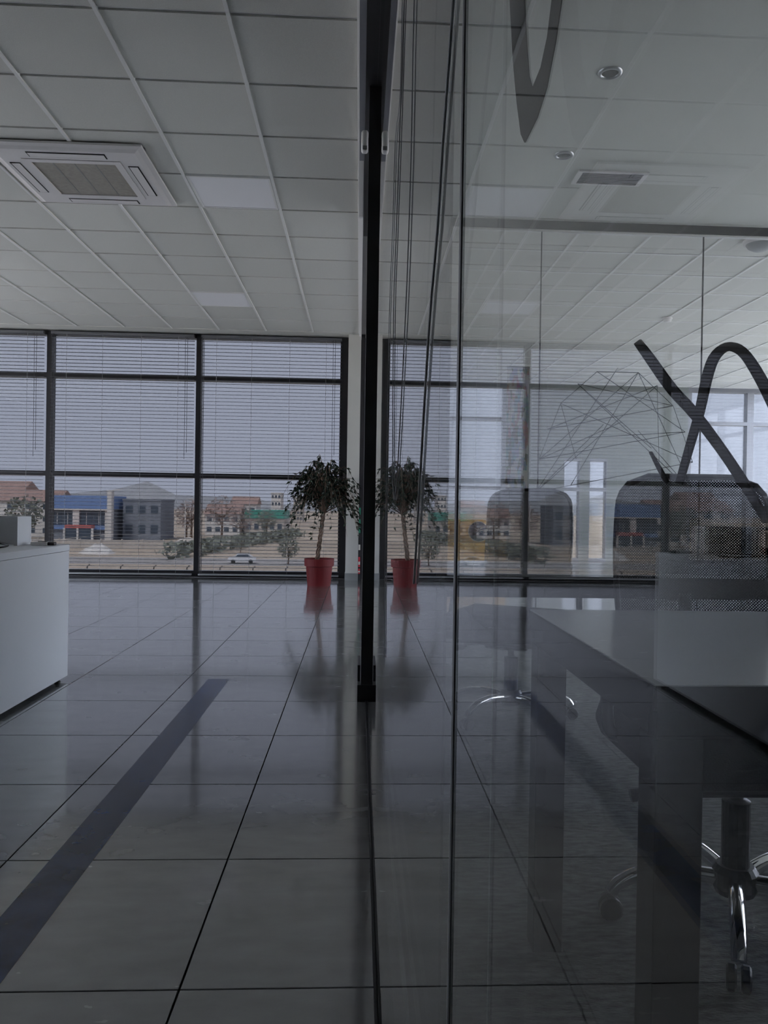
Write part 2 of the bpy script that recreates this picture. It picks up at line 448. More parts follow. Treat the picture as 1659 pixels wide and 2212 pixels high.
# ---- walls
sbuild(MB().box(XL, XR, YB - 0.2, YB, 0, ZC), 'wall_back', 'grey_wall', 'plain painted wall behind the viewer', 'wall')
far = struct('wall_far', 'plain grey wall between the office windows', 'wall')
for x0, x1, z0, z1 in ((2.62, 3.69, 0, ZC), (3.985, 4.16, 0, 1.9), (4.48, 5.97, 0, ZC), (3.69, 4.48, 1.9, ZC)):
    MB().box(x0, x1, YF, YF + 0.2, z0, z1 + (0.06 if z1 == ZC else 0)).build('wall_section', 'grey_wall', far)
sbuild(MB().box(XG + 0.03, 0.35, YW + 0.06, YF + 0.2, 0, ZC), 'wall_side', 'wall_paint', 'side wall of the office beyond the hall windows', 'wall')
col = struct('column', 'white square column between the hall windows and the partition', 'column')
MB().box(-0.170, -0.006, 10.42, YW + 0.16, 0.095, ZC + 0.004).build('shaft', 'wall_paint', col)
MB().box(-0.176, -0.002, 10.41, YW + 0.16, 0.0, 0.095).build('skirting', 'skirting', col)
MB().box(-0.245, -0.170, YW + 0.0, YW + 0.16, 0.0, ZC + .06).build('jamb', 'anthracite', col)
MB().box(-0.006, XG + 0.03, YW - 0.02, YW + 0.16, 0.0, ZC + .06).build('end_post', 'anthracite', col)

# ---- glass partition along the hall
pt = struct('partition', 'frameless glass partition with black post and ceiling rail', 'glass partition')
for y0, y1 in ((YB, 0.404), (0.404, 3.95), (4.03, 6.13), (6.15, 10.42)):
    MB().box(XG, XG + 0.010, y0, y1, 0.012, 3.04).build('glass_pane', 'partition_glass', pt)
MB().box(XG - 0.0010, XG - 0.0001, 0.4005, 0.4070, 0.012, 3.04).build('pane_joint', 'joint', pt)
MB().box(XG - 0.0007, XG - 0.0001, 0.4070, 0.4110, 0.012, 3.04).build('pane_edge', 'joint_edge', pt)
MB().box(0.020, 0.078, 3.951, 4.029, 0.0, 3.04, bev=0.002).build('post', 'black_alu', pt)
MB().box(0.003, 0.098, 3.945, 4.29, 0.0, 0.083, bev=0.002).build('post_shoe', 'black_alu', pt)
MB().box(0.003, 0.018, 4.03, 4.29, 0.083, 0.165, bev=0.002).build('post_bracket', 'anthracite', pt)
MB().box(0.000, 0.080, YB, 6.15, 3.04, ZC, bev=0.002).build('header_rail', 'black_alu', pt)
MB().box(-0.030, 0.0, YB, 4.95, 3.10, ZC - 0.021).build('header_cover', 'grey_alu', pt)
MB().box(XG - 0.006, XG - 0.001, YB, 3.945, 0.0, 0.006).build('floor_track', 'black_alu', pt)
MB().box(XG + 0.011, XG + 0.018, YB, 3.945, 0.0, 0.008).build('floor_track', 'anthracite', pt)
A =( [(0.17251, 1.00255), (0.17106, 1.00153), (0.1689, 1.00002), (0.16597, 0.99801), (0.16201, 0.99525), (0.15742, 0.99209), (0.153, 0.98921), (0.14909, 0.98697), (0.14546, 0.98505), (0.14183, 0.98301), (0.1378, 0.98052), (0.13373, 0.97792), (0.13029, 0.97565), (0.12765, 0.97382), (0.12548, 0.97222), (0.12362, 0.97085), (0.12208, 0.96973), (0.12082, 0.96881), (0.11965, 0.96794), (0.11847, 0.96707), (0.11739, 0.96627), (0.11653, 0.96562), (0.11591, 0.96512), (0.11544, 0.96472), (0.11513, 0.96443)] , [(0.16885, 1.00277), (0.1672, 1.00178), (0.16478, 1.00031), (0.16164, 0.99831), (0.15767, 0.99562), (0.15323, 0.99257), (0.14912, 0.98987), (0.14558, 0.9878), (0.14211, 0.9859), (0.13852, 0.98378), (0.13465, 0.98125), (0.13083, 0.97863), (0.12758, 0.97635), (0.12501, 0.9745), (0.12288, 0.97292), (0.12109, 0.97155), (0.11965, 0.97042), (0.1185, 0.96947), (0.11747, 0.96857), (0.11643, 0.96767), (0.1155, 0.9668), (0.11481, 0.96603), (0.1145, 0.96537), (0.11446, 0.96485), (0.11448, 0.96452)] )
B =( [(0.1452, 0.97096), (0.14389, 0.97284), (0.14207, 0.97545), (0.14038, 0.97786), (0.13899, 0.97975), (0.13771, 0.98148), (0.13654, 0.98321), (0.13554, 0.98506), (0.13466, 0.98686), (0.13382, 0.98841), (0.13302, 0.98964), (0.13227, 0.99062), (0.13145, 0.99134), (0.13052, 0.99185), (0.12951, 0.99217), (0.12852, 0.99232), (0.12763, 0.99229), (0.12683, 0.99213), (0.12594, 0.99185), (0.12496, 0.99146), (0.1239, 0.99093), (0.12271, 0.99015), (0.12132, 0.98897), (0.11984, 0.98755), (0.11844, 0.98613), (0.11726, 0.98489), (0.11615, 0.98365), (0.1149, 0.98221), (0.11343, 0.9805), (0.11184, 0.97864), (0.11021, 0.97671), (0.10831, 0.97449), (0.10638, 0.97224), (0.10506, 0.9707)] , [(0.14814, 0.97138), (0.14689, 0.97331), (0.14514, 0.97598), (0.14352, 0.97847), (0.1422, 0.98043), (0.141, 0.98221), (0.13993, 0.98396), (0.13905, 0.98583), (0.13826, 0.98771), (0.13745, 0.98937), (0.13661, 0.99069), (0.13573, 0.99179), (0.13463, 0.99268), (0.1332, 0.99331), (0.13162, 0.99367), (0.13002, 0.99382), (0.12839, 0.9938), (0.12669, 0.99355), (0.12503, 0.99308), (0.12347, 0.99246), (0.12196, 0.99166), (0.12044, 0.99064), (0.11885, 0.98934), (0.11724, 0.98788), (0.11579, 0.98645), (0.11459, 0.98518), (0.11351, 0.98393), (0.11231, 0.98251), (0.11088, 0.98083), (0.10934, 0.97899), (0.1078, 0.97708), (0.10609, 0.97488), (0.1044, 0.97263), (0.10325, 0.97108)] )
C_ =( [(0.16222, 0.97811), (0.16082, 0.97699), (0.15889, 0.97544), (0.15711, 0.97407), (0.15558, 0.973), (0.15419, 0.97209), (0.15325, 0.97147)] , [(0.1613, 0.97823), (0.15965, 0.97715), (0.15738, 0.97567), (0.1554, 0.97434), (0.15391, 0.97329), (0.15267, 0.97236), (0.15183, 0.97174)] )
V1=( [(0.34424, 1.20193), (0.33264, 1.17866), (0.323, 1.14823), (0.31355, 1.12659), (0.30402, 1.10941), (0.29664, 1.10288)] , [(0.30684, 1.17661), (0.3011, 1.15876), (0.29528, 1.13795), (0.29015, 1.12405), (0.28412, 1.11669), (0.28399, 1.11497)] )
V2=( [(0.25193, 1.13944), (0.25619, 1.13042), (0.26194, 1.12187), (0.271, 1.11693), (0.28412, 1.11669), (0.29676, 1.10431)] , [(0.2366, 1.12906), (0.24324, 1.12225), (0.25017, 1.11353), (0.26138, 1.10482), (0.27556, 1.10181), (0.29578, 1.10249)] )

lm = MB()
for Lp, Rp in (A, B, C_, V1, V2):
    for k in range(len(Lp) - 1):
        q = [Lp[k], Lp[k + 1], Rp[k + 1], Rp[k]]
        lm.prism([(0.0595, y, z) for y, z in q], (0.0004, 0, 0))
tag(lm.build('lettering', 'decal', pt), 'black cursive vinyl lettering')

# ---- glazed wall at the end of the meeting room
gw = struct('wall_glazed', 'frameless glass wall with black head profile at the end of the meeting room', 'glass wall')
MB().box(0.10, XR, 6.13, 6.19, 3.135, ZC).build('head_profile', 'black_alu', gw)
MB().box(0.10, XR, 6.14, 6.18, 3.122, 3.135).build('seal_strip', 'grid_white', gw)
MB().box(0.10, XR, 6.14, 6.18, 0.0, 0.05).build('floor_profile', 'black_alu', gw)
gx = [0.10, 1.385, 2.668, 3.95, 5.23, 6.51, XR]
for a, b in zip(gx, gx[1:]):
    MB().box(a + .004, b - .004, 6.155, 6.165, 0.05, 3.122).build('glass_pane', 'clear_glass', gw)
    MB().box(b - .004, b + .004, 6.154, 6.166, 0.05, 3.122).build('pane_joint', 'joint', gw)
# ================================================================== THINGS IN THE HALL
# ---- venetian blinds
def slat_mesh(w):
    mb = MB(); prof = [(-0.024, -0.0022), (-0.012, 0.0006), (0.0, 0.0016), (0.012, 0.0006), (0.024, -0.0022)]
    pts = [(0, y, z) for y, z in prof] + [(0, y, z - 0.0012) for y, z in prof[::-1]]
    mb.prism([(-w / 2, p[1], p[2]) for p in pts], (w, 0, 0))
    return mb.mesh('slat', 'slat_grey')
def blind(a, b, label, tilt, wand):
    cx, w = (a + b) / 2, b - a
    Y = YW - 0.062
    root = thing('venetian_blind', label, 'blind', (cx, Y, 0), 0, 'venetian blinds of the hall windows')
    MB().box(-w / 2, w / 2, -0.028, 0.028, ZC - 0.055, ZC - 0.022, bev=0.003).build('head_rail', 'slat_grey', root)
    MB().box(-w / 2, w / 2, -0.026, 0.026, 0.030, 0.052, bev=0.004).build('bottom_rail', 'silver', root)
    me = slat_mesh(w)
    z = 0.095
    while z < ZC - 0.07:
        s = place('slat', me, root, (0, 0, z)); s.rotation_euler = (math.radians(tilt), 0, 0); z += 0.0462
    for u in (-0.39, -0.14, 0.13, 0.39):
        MB().tube([(u * w, -0.0255, 0.05), (u * w, -0.0255, ZC - 0.05)], 0.0022, 5).build('ladder_cord', 'cord_grey', root)
    for du in (0.0, 0.028):
        MB().tube([(w / 2 - 0.11 + du, -0.034, 1.55 + du * 3), (w / 2 - 0.11 + du, -0.034, ZC - 0.05)], 0.0028, 5).build('pull_cord', 'cord_dark', root)
    if wand:
        for du in (0.012, 0.040):
            MB().tube([(-w / 2 + du, -0.02, 0.05), (-w / 2 + du, -0.02, ZC - 0.05)], 0.004, 5).build('guide_cord', 'cord_dark', root)
blind(-5.95, -4.115, 'grey venetian blind in the window above the white desk', 2.0, False)
blind(-4.02, -2.185, 'grey venetian blind in front of the blue-roofed building', 1.0, True)
blind(-2.095, -0.262, 'grey venetian blind behind the potted ficus', 4.0, True)

# ---- ceiling lamps, cassette air conditioner
def led(i, j, label):
    cx, cy_ = (HX[i] + HX[i + 1]) / 2, (HY[j] + HY[j + 1]) / 2
    r = thing('ceiling_light', label, 'ceiling light', (cx, cy_, ZC), 0, 'square ceiling lights of the hall')
    fr = MB()
    for x0, x1, y0, y1 in ((-.286, .286, -.289, -.27), (-.286, .286, .27, .289), (-.286, -.27, -.27, .27), (.27, .286, -.27, .27)):
        fr.box(x0, x1, y0, y1, 0.0, 0.02)
    fr.build('frame', 'grid_white', r)
    MB().box(-.27, .27, -.27, .27, 0.003, 0.02).build('diffuser', 'diffuser', r)
led(*lamp_cells[0], 'square white ceiling light beside the air conditioner')
led(*lamp_cells[1], 'square white ceiling light close to the hall windows')

ac = thing('air_conditioner', 'white square cassette air conditioner in the hall ceiling', 'air conditioner', (-1.885, 5.55, ZC - 0.003))
h = 0.495
fl_ = MB(); ring = [(h, 0.0), (h, -0.014), (h - 0.03, -0.022), (h - 0.055, -0.034), (0.315, -0.036), (0.315, -0.026)]
prev = None
for r_, z_ in ring:
    vs = [fl_.bm.verts.new((sx * r_, sy * r_, z_)) for sx, sy in ((-1, -1), (1, -1), (1, 1), (-1, 1))]
    if prev:
        for k in range(4): fl_.bm.faces.new((prev[k], prev[(k + 1) % 4], vs[(k + 1) % 4], vs[k]))
    prev = vs
fl_.bm.faces.new(prev)
fl_.build('panel', 'white_plastic', ac)
gr = MB()
for x0, x1, y0, y1 in ((-.312, .312, -.312, -.268), (-.312, .312, .268, .312), (-.312, -.268, -.268, .268), (.268, .312, -.268, .268)):
    gr.box(x0, x1, y0, y1, -0.040, -0.027)
grille = gr.build('intake_grille', 'white_plastic', ac)
MB().box(-.268, .268, -.268, .268, -0.033, -0.027).build('filter', 'filter_grey', grille)
for x in (-0.135, 0.0, 0.135): MB().box(x - .003, x + .003, -.268, .268, -0.0345, -0.033).build('rib', 'skirting', grille)
for k in range(4):
    M = Matrix.Rotation(k * math.pi / 2, 4, 'Z')
    MB().box(-.245, .245, -.412, -.345, -0.0375, -0.034).xf(M).build('slot_shade', 'dark_gap', ac)  # dark plate on the flat panel, painted shade of a recess
    MB().box(-.238, .238, -.404, -.351, -0.0400, -0.0372, bev=0.001).xf(M).build('louvre', 'white_plastic', ac)

# ---- door sensor on the post
se = thing('door_sensor', 'small white door sensor fixed high on the black post', 'sensor', (0.0, 3.93, 2.75))
MB().box(-0.017, 0.017, -0.03, 0.02, -0.052, 0.052, bev=0.012).build('housing', 'sensor_white', se, smooth=True)
MB().box(-0.010, 0.012, -0.033, -0.029, -0.048, -0.028, bev=0.002).build('lens', 'cord_grey', se)
MB().box(0.0165, 0.0215, -0.005, 0.02, -0.02, 0.02).build('bracket', 'black_plastic', se)

# ---- strip banner between column and partition
bn = thing('banner', 'slim dark strip banner with green and red print beside the white column', 'banner', (0.012, 10.38, 0))
MB().box(-0.016, 0.016, -0.006, 0.006, 0.0, 1.35).build('sheet', 'anthracite', bn)
for z0, z1, m_ in ((0.09, 0.16, 'red_print'), (0.18, 0.31, 'red_print'), (0.62, 0.70, 'green_print'), (0.74, 0.80, 'green_print'), (0.86, 0.95, 'green_print'),
                   (0.40, 0.47, 'piping'), (0.11, 0.13, 'piping'), (0.21, 0.25, 'piping')):
    MB().box(-0.013, 0.009, -0.0085 if m_ == 'piping' else -0.0075, -0.006, z0, z1).build('print', m_, bn)

# ---- potted ficus
fx, fy = -0.474, 9.70
pl = thing('potted_ficus', 'weeping ficus with braided trunk in a red plastic pot by the hall window', 'potted plant', (fx, fy, 0))
MB().lathe([(0.0, 0.004), (0.135, 0.004), (0.139, 0.0), (0.160, 0.235), (0.178, 0.240), (0.181, 0.325), (0.174, 0.330), (0.164, 0.322), (0.160, 0.26), (0.0, 0.258)], 40).build('pot', 'pot_red', pl, smooth=False)
MB().lathe([(0.0, 0.292), (0.08, 0.296), (0.160, 0.285), (0.160, 0.262)], 24).build('soil', 'soil', pl, smooth=True)
def trunk_c(t):
    return Vector((-0.030 + 0.085 * t, 0.0, 0.27 + 0.70 * t))
for s in range(3):
    pts, rr = [], []
    for k in range(29):
        t = k / 28; a = 2 * math.pi * (s / 3 + 2.6 * t); c = trunk_c(t); R = 0.021 - 0.004 * t
        pts.append(c + Vector((R * math.cos(a), R * math.sin(a), 0))); rr.append(0.0125 - 0.003 * t)
    MB().tube(pts, rr, 7).build('trunk_strand', 'bark', pl, smooth=True)
rng = random.Random(11)
tw = MB(); lf = MB()
def leaf(mb, p, d, L, w):
    d = d.normalized(); side = d.cross(Vector((rng.uniform(-1, 1), rng.uniform(-1, 1), rng.uniform(-.4, 1)))).normalized(); n_ = side.cross(d)
    b0 = p; m1 = p + d * L * 0.42; tip = p + d * L - n_ * L * 0.12
    v = [mb.bm.verts.new(q) for q in (b0, m1 + side * w / 2 + n_ * w * .18, m1, m1 - side * w / 2 + n_ * w * .18, tip)]
    mb.bm.faces.new((v[0], v[2], v[1])); mb.bm.faces.new((v[0], v[3], v[2])); mb.bm.faces.new((v[1], v[2], v[4])); mb.bm.faces.new((v[2], v[3], v[4]))
core = trunk_c(1.0)
for k in range(150):
    az = rng.uniform(0, 2 * math.pi); reach = rng.uniform(0.12, 0.47) ** 1.0
    if k % 6 == 0: reach = rng.uniform(0.42, 0.54)
    rise = rng.uniform(0.16, 0.62) * (1.0 - 0.30 * (reach / 0.5) ** 2)
    droop = rng.uniform(0.12, 0.52) * (0.25 + reach / 0.5)
    st = core + Vector((0, 0, rng.uniform(-0.10, 0.10)))
    dx, dy = math.cos(az), math.sin(az)
    pts = []
    for q in range(8):
        t = q / 7
        r_ = reach * (t ** 0.85)
        z_ = rise * math.sin(min(1.0, t * 1.35) * math.pi / 2) - droop * max(0, t - 0.42) ** 1.5 * 2.2
        pts.append(st + Vector((min(dx * r_, 0.40) , dy * r_, z_)) + Vector((rng.uniform(-.008, .008),) * 3))
    tw.tube(pts, [0.006 - 0.0007 * i for i in range(8)], 4)
    for q in range(12):
        t = rng.uniform(0.30, 1.0); i = min(6, int(t * 7)); fpos = pts[i].lerp(pts[i + 1], t * 7 - i)
        dirv = Vector((dx * 0.5 + rng.uniform(-.8, .8), dy * 0.5 + rng.uniform(-.8, .8), rng.uniform(-1.3, 0.05)))
        leaf(lf, fpos, dirv, rng.uniform(0.050, 0.075), rng.uniform(0.024, 0.033))
tw.build('twigs', 'bark', pl)
tag(lf.build('foliage', 'leaf', pl), kind='stuff')

# ---- white reception desk and what stands on it
dk = thing('reception_desk', 'white laminate reception desk with closed side panels', 'desk', (-1.57, 2.75, 0))
DX, DY = -1.65, 1.675
MB().box(DX, 0.0, 0.0, DY, 0.702, 0.735, bev=0.0015).build('desktop', 'white_lam', dk)
MB().box(-0.028, -0.001, 0.004, DY - 0.004, 0.022, 0.7005, bev=0.001).build('side_panel', 'white_lam', dk)
MB().box(DX + 0.01, -0.029, DY - 0.034, DY - 0.012, 0.022, 0.7005, bev=0.001).build('modesty_panel', 'white_lam', dk)
MB().box(DX, DX + 0.027, 0.004, DY - 0.004, 0.022, 0.7005, bev=0.001).build('side_panel', 'white_lam', dk)
for x, y in ((-0.025, DY - 0.085), (-0.025, 0.5), (DX + 0.015, DY - 0.085), (DX + 0.015, 0.5)):
    MB().lathe([(0.0, 0.0), (0.017, 0.0), (0.017, 0.008), (0.009, 0.012), (0.009, 0.0215), (0.0, 0.0215)], 12, (x, y, 0)).build('foot', 'black_plastic', dk)
cb = thing('desk_cubby', 'low white open cubby box on the far end of the white desk', 'desk organiser', (-1.755, 4.20, 0.736))
MB().box(-0.30, 0.0, 0.155, 0.173, 0.0, 0.150).build('back_panel', 'white_lam', cb)
MB().box(-0.018, 0.0, 0.0, 0.154, 0.0, 0.150).build('side_panel', 'white_lam', cb)
MB().box(-0.30, -0.282, 0.0, 0.154, 0.0, 0.150).build('side_panel', 'white_lam', cb)
MB().box(-0.60, -0.301, 0.0, 0.173, 0.135, 0.150).build('shelf', 'white_lam', cb)
MB().box(-0.60, -0.582, 0.0, 0.173, 0.0, 0.134).build('side_panel', 'white_lam', cb)
bxk = thing('desktop_device', 'black box-shaped device inside the white cubby on the desk', 'device', (-2.22, 4.28, 0.736))
MB().box(-0.105, 0.07, -0.05, 0.05, 0.0, 0.118, bev=0.004).build('case', 'screen_black', bxk)
MB().box(-0.09, 0.055, -0.053, -0.0495, 0.03, 0.105).build('front_plate', 'black_plastic', bxk)
ob = thing('orange_box', 'small orange box beside the black device on the desk', 'box', (-2.11, 4.25, 0.736))
MB().box(-0.032, 0.03, -0.02, 0.02, 0.0, 0.034, bev=0.002).build('carton', 'orange', ob)
MB().box(-0.033, 0.031, -0.021, 0.021, 0.0335, 0.040, bev=0.001).build('lid', 'orange', ob)
cbl = [(-1.99, 3.96, .741), (-1.93, 4.02, .747), (-1.84, 4.05, .752), (-1.76, 4.04, .755), (-1.715, 4.00, .748), (-1.73, 3.95, .741), (-1.80, 3.93, .741), (-1.90, 3.95, .743), (-2.05, 3.98, .741), (-2.2, 4.02, .741)]
def smooth_path(p, m=4):
    p = [Vector(q) for q in p]; out = []
    for i in range(len(p) - 1):
        a, b, c, d = p[max(i - 1, 0)], p[i], p[i + 1], p[min(i + 2, len(p) - 1)]
        for k in range(m):
            t = k / m; out.append(.5 * ((2 * b) + (c - a) * t + (2 * a - 5 * b + 4 * c - d) * t * t + (3 * b - a - 3 * c + d) * t ** 3))
    return out + [p[-1]]
tag(MB().tube(smooth_path(cbl), 0.0042, 6).build('cable', 'black_plastic', smooth=True), 'black looped cable lying on the white desk', 'cable')
gd = thing('card_terminal', 'small white and dark handheld gadget on the desk corner', 'gadget', (-1.665, 4.30, 0.736), math.radians(8))
MB().box(-0.055, 0.028, -0.03, 0.03, 0.0, 0.018, bev=0.004).build('body', 'white_plastic', gd)
MB().box(0.028, 0.062, -0.028, 0.028, 0.0, 0.017, bev=0.003).build('grip', 'cord_dark', gd)
MB().box(-0.02, 0.02, -0.02, 0.02, 0.018, 0.021).build('keypad', 'black_plastic', gd)

# ================================================================== MEETING ROOM
# ---- dark roller blind lowered behind the glass, and its cords
rb = thing('roller_blind', 'dark grey roller blind lowered behind the glass by the post', 'roller blind', (0.108, 2.38, 0))
MB().box(-0.0015, 0.0015, -1.40, 1.52, 0.03, 3.02).build('fabric', 'blind_fabric', rb)
MB().tube([(0.02, -1.40, 3.08), (0.02, 1.54, 3.08)], 0.028, 14).build('roller_tube', 'grey_alu', rb)
MB().box(-0.008, 0.008, -1.40, 1.52, 0.010, 0.032, bev=0.003).build('bottom_bar', 'grey_alu', rb)
CORD_E = [(0.0486, 0.4006, 1.3366), (0.0486, 0.4479, 1.2509), (0.0486, 0.4936, 1.1942), (0.0486, 0.5241, 1.1475), (0.0486, 0.5836, 1.0867), (0.0486, 0.6773, 0.925), (0.0486, 0.6946, 0.8997)]
CORD_B = [(0.0486, 0.7341, 1.6427), (0.0486, 0.8218, 1.4868), (0.0486, 0.8327, 1.3496), (0.0486, 0.8573, 1.2618), (0.0486, 0.8958, 1.1818), (0.0486, 1.0263, 1.0168), (0.0486, 1.1064, 0.9751), (0.0486, 1.1597, 0.9964), (0.0486, 1.1863, 1.0246), (0.0486, 1.2408, 1.2643), (0.0486, 1.1843, 1.3741), (0.0486, 1.1224, 1.4825), (0.0486, 1.0474, 1.6292), (0.0486, 0.9606, 1.8506)]
CORD_D = [(0.0486, 1.1038, 1.7918), (0.0486, 1.118, 1.5513), (0.0486, 1.276, 1.5528), (0.0486, 1.3351, 1.4258), (0.0486, 1.4313, 1.31), (0.0486, 1.454, 1.0376), (0.0486, 1.4443, 0.8528), (0.0486, 1.4215, 0.6977)]
def cord(pts, r, m_, label, name):
    tag(MB().tube(smooth_path(pts, 3), r, 6).build(name, m_, smooth=True), label, 'cord', 'cords hanging against the glass partition')
cord(CORD_E, 0.0011, 'cord_mid', 'thick slanting grey cord hanging against the glass near the pane joint', 'tension_cord')
cord(CORD_B, 0.0007, 'cord_mid', 'thin looped pull chain hanging against the glass in front of the ficus reflection', 'pull_chain')
cord(CORD_D, 0.0007, 'cord_grey', 'thin straight cord on the glass closest to the black post', 'thin_string')

# ---- tables
def table(name, x0, y0, w, d, label):
    t = thing(name, label, 'table', (x0, y0, 0), 0, 'meeting room tables')
    MB().box(0, w, 0, d, 0.706, 0.74, bev=0.002).build('table_top', 'table_top', t)
    MB().box(0.0, w, -0.0015, 0.0, 0.706, 0.738).build('edge_band', 'table_dark', t)
    MB().box(-0.0015, 0.0, 0.0, d, 0.706, 0.738).build('edge_band', 'table_dark', t)
    L = 0.064
    for a0, a1, b0, b1 in ((0.004, w - 0.004, 0.004, 0.030), (0.004, w - 0.004, d - 0.030, d - 0.004), (0.004, 0.030, 0.031, d - 0.031), (w - 0.030, w - 0.004, 0.031, d - 0.031)):
        MB().box(a0, a1, b0, b1, 0.668, 0.7055).build('apron', 'table_dark', t)
    for a in (0.0045, w - L - 0.0045):
        for b in (0.0045, d - L - 0.0045):
            MB().box(a, a + L, b, b + L, 0.0, 0.6675, bev=0.002).build('leg', 'table_dark', t)
    return t
table('meeting_table', 0.388, 1.02, 1.75, 0.765, 'pale meeting table with dark legs close to the glass, nearer the viewer')
table('meeting_table', 0.150, 2.66, 2.1, 0.75, 'pale meeting table in the second row, in front of the far chair')

# ---- office chairs
def make_chair(name, label):
    t = thing(name, label, 'office chair', (0, 0, 0), 0, 'black mesh office chairs of the meeting room')
    s = MB().box(-0.285, 0.285, -0.26, 0.225, 0.385, 0.50, bev=0.05).build('seat', 'seat_fabric', t, smooth=True)
    MB().box(-0.21, 0.21, -0.20, 0.18, 0.365, 0.392, bev=0.01).build('seat_pan', 'black_plastic', t)
    def bp(u, z):   # point on the curved back
        k = (z - 0.56) / 0.5
        return Vector((u, 0.245 + 0.055 * k + 0.05 * math.sin(k * math.pi) * 0.5 - 0.05 * (u / 0.2) ** 2 * 0.6, z))
    def halfw(z):
        k = (z - 0.56) / 0.5
        w_ = 0.198 + 0.012 * math.sin(k * 3.0)
        if k > 0.84: w_ -= 0.085 * (1 - math.sqrt(max(0, 1 - ((k - 0.84) / 0.16) ** 2)))
        if k < 0.10: w_ -= 0.05 * (1 - math.sqrt(max(0, 1 - ((0.10 - k) / 0.10) ** 2)))
        return w_
    zs = [0.56 + 0.5 * i / 22 for i in range(23)]
    bk = MB(); g = [[bk.bm.verts.new(bp(halfw(z) * u / 6, z)) for u in range(-6, 7)] for z in zs]
    for i in range(22):
        for k in range(12): bk.bm.faces.new((g[i][k], g[i][k + 1], g[i + 1][k + 1], g[i + 1][k]))
    back = bk.build('backrest', 'chair_mesh', t, smooth=True)
    path = [bp(-halfw(z), z) for z in zs] + [bp(halfw(zs[-1]) * u / 6, zs[-1]) for u in range(-5, 6)] + [bp(halfw(z), z) for z in zs[::-1]] + [bp(halfw(zs[0]) * u / 6, zs[0]) for u in range(5, -6, -1)]
    MB().loop(path, 0.0085, 6).build('back_frame', 'black_plastic', back, smooth=True)
    MB().tube(smooth_path([(0, 0.05, 0.375), (0, 0.20, 0.38), (0, 0.285, 0.45), (0, 0.30, 0.58), (0, 0.315, 0.74)]), 0.019, 8).build('back_support', 'black_plastic', t, smooth=True)
    for sx in (-1, 1):
        ar = MB().tube(smooth_path([(sx * 0.262, 0.02, 0.43), (sx * 0.298, 0.02, 0.45), (sx * 0.302, 0.03, 0.50), (sx * 0.292, 0.06, 0.63)]), 0.016, 8).build('armrest', 'black_plastic', t, smooth=True)
        MB().box(sx * 0.292 - 0.032, sx * 0.292 + 0.032, -0.09, 0.15, 0.63, 0.658, bev=0.01).build('arm_pad', 'black_plastic', ar, smooth=True)
    MB().box(-0.10, 0.10, -0.11, 0.11, 0.335, 0.396, bev=0.015).build('mechanism', 'black_plastic', t, smooth=True)
    MB().tube([(-0.09, -0.02, 0.345), (-0.20, -0.03, 0.335), (-0.225, -0.03, 0.318), (-0.262, -0.03, 0.312)], [0.006, 0.006, 0.014, 0.016], 8).build('lever', 'black_plastic', t, smooth=True)
    MB().lathe([(0.0, 0.10), (0.032, 0.10), (0.032, 0.29), (0.027, 0.292), (0.016, 0.295), (0.016, 0.345), (0.0, 0.345)], 20).build('gas_column', 'black_plastic', t, smooth=False)
    MB().lathe([(0.0, 0.075), (0.045, 0.075), (0.052, 0.09), (0.052, 0.125), (0.042, 0.14), (0.0, 0.14)], 20).build('hub', 'black_plastic', t, smooth=False)
    for k in range(5):
        a = math.radians(-114 + 72 * k); d = Vector((math.cos(a), math.sin(a), 0)); n_ = Vector((-d.y, d.x, 0))
        prof = smooth_path([d * 0.040 + Vector((0, 0, .108)), d * 0.13 + Vector((0, 0, .118)), d * 0.215 + Vector((0, 0, .110)), d * 0.268 + Vector((0, 0, .085)), d * 0.288 + Vector((0, 0, .060))])
        lg = MB().tube(prof, [0.0185 - 0.0035 * i / (len(prof) - 1) for i in range(len(prof))], 10).build('base_leg', 'chrome', t, smooth=True)
        c = MB()
        for sd in (-1, 1):
            M = Matrix.Translation(d * 0.288 + n_ * sd * 0.014 + Vector((0, 0, 0.0275))) @ Matrix(((n_.x, d.x, 0, 0), (n_.y, d.y, 0, 0), (0, 0, 1, 0), (0, 0, 0, 1))) @ Matrix.Rotation(math.pi / 2, 4, 'Y')
            w_ = MB().lathe([(0, -0.010), (0.022, -0.010), (0.0270, -0.006), (0.0270, 0.006), (0.022, 0.010), (0, 0.010)], 16).xf(M)
            tmp = bpy.data.meshes.new('tmp'); w_.bm.to_mesh(tmp); w_.bm.free(); c.bm.from_mesh(tmp); bpy.data.meshes.remove(tmp)
        c.build('caster', 'black_plastic', lg)
    return t
c1 = make_chair('office_chair', 'black mesh office chair at the table nearest the glass, larger in view')
c1.location = (0.895, 1.83, 0)
c2 = copy_tree(c1, (0.705, 3.62, 0), math.radians(-27), 'black mesh office chair behind the second table, smaller and turned slightly')

# ---- meeting room ceiling fittings
def downlight(x, y, label):
    d = thing('downlight', label, 'downlight', (x, y, ZC), 0, 'recessed downlights of the meeting room')
    MB().lathe([(0.042, -0.001), (0.046, -0.010), (0.058, -0.008), (0.062, 0.0)], 28).build('trim_ring', 'silver', d, smooth=True)
    MB().lathe([(0.0, -0.0035), (0.030, -0.0045), (0.042, -0.0015)], 24).build('lamp', 'lamp_dark', d, smooth=True)
downlight(1.246, 4.035, 'round recessed downlight high over the meeting room, the larger one')
downlight(1.254, 4.99, 'round recessed downlight next to the ceiling vent')
vt = thing('air_vent', 'white rectangular air vent in the meeting room ceiling', 'vent', (1.645, 5.30, ZC))
vf = MB()
for a0, a1, b0, b1 in ((-.235, .235, -.105, -.088), (-.235, .235, .088, .105), (-.235, -.205, -.088, .088), (.205, .235, -.088, .088)):
    vf.box(a0, a1, b0, b1, -0.012, -0.0005)
vf.build('frame', 'sensor_white', vt)
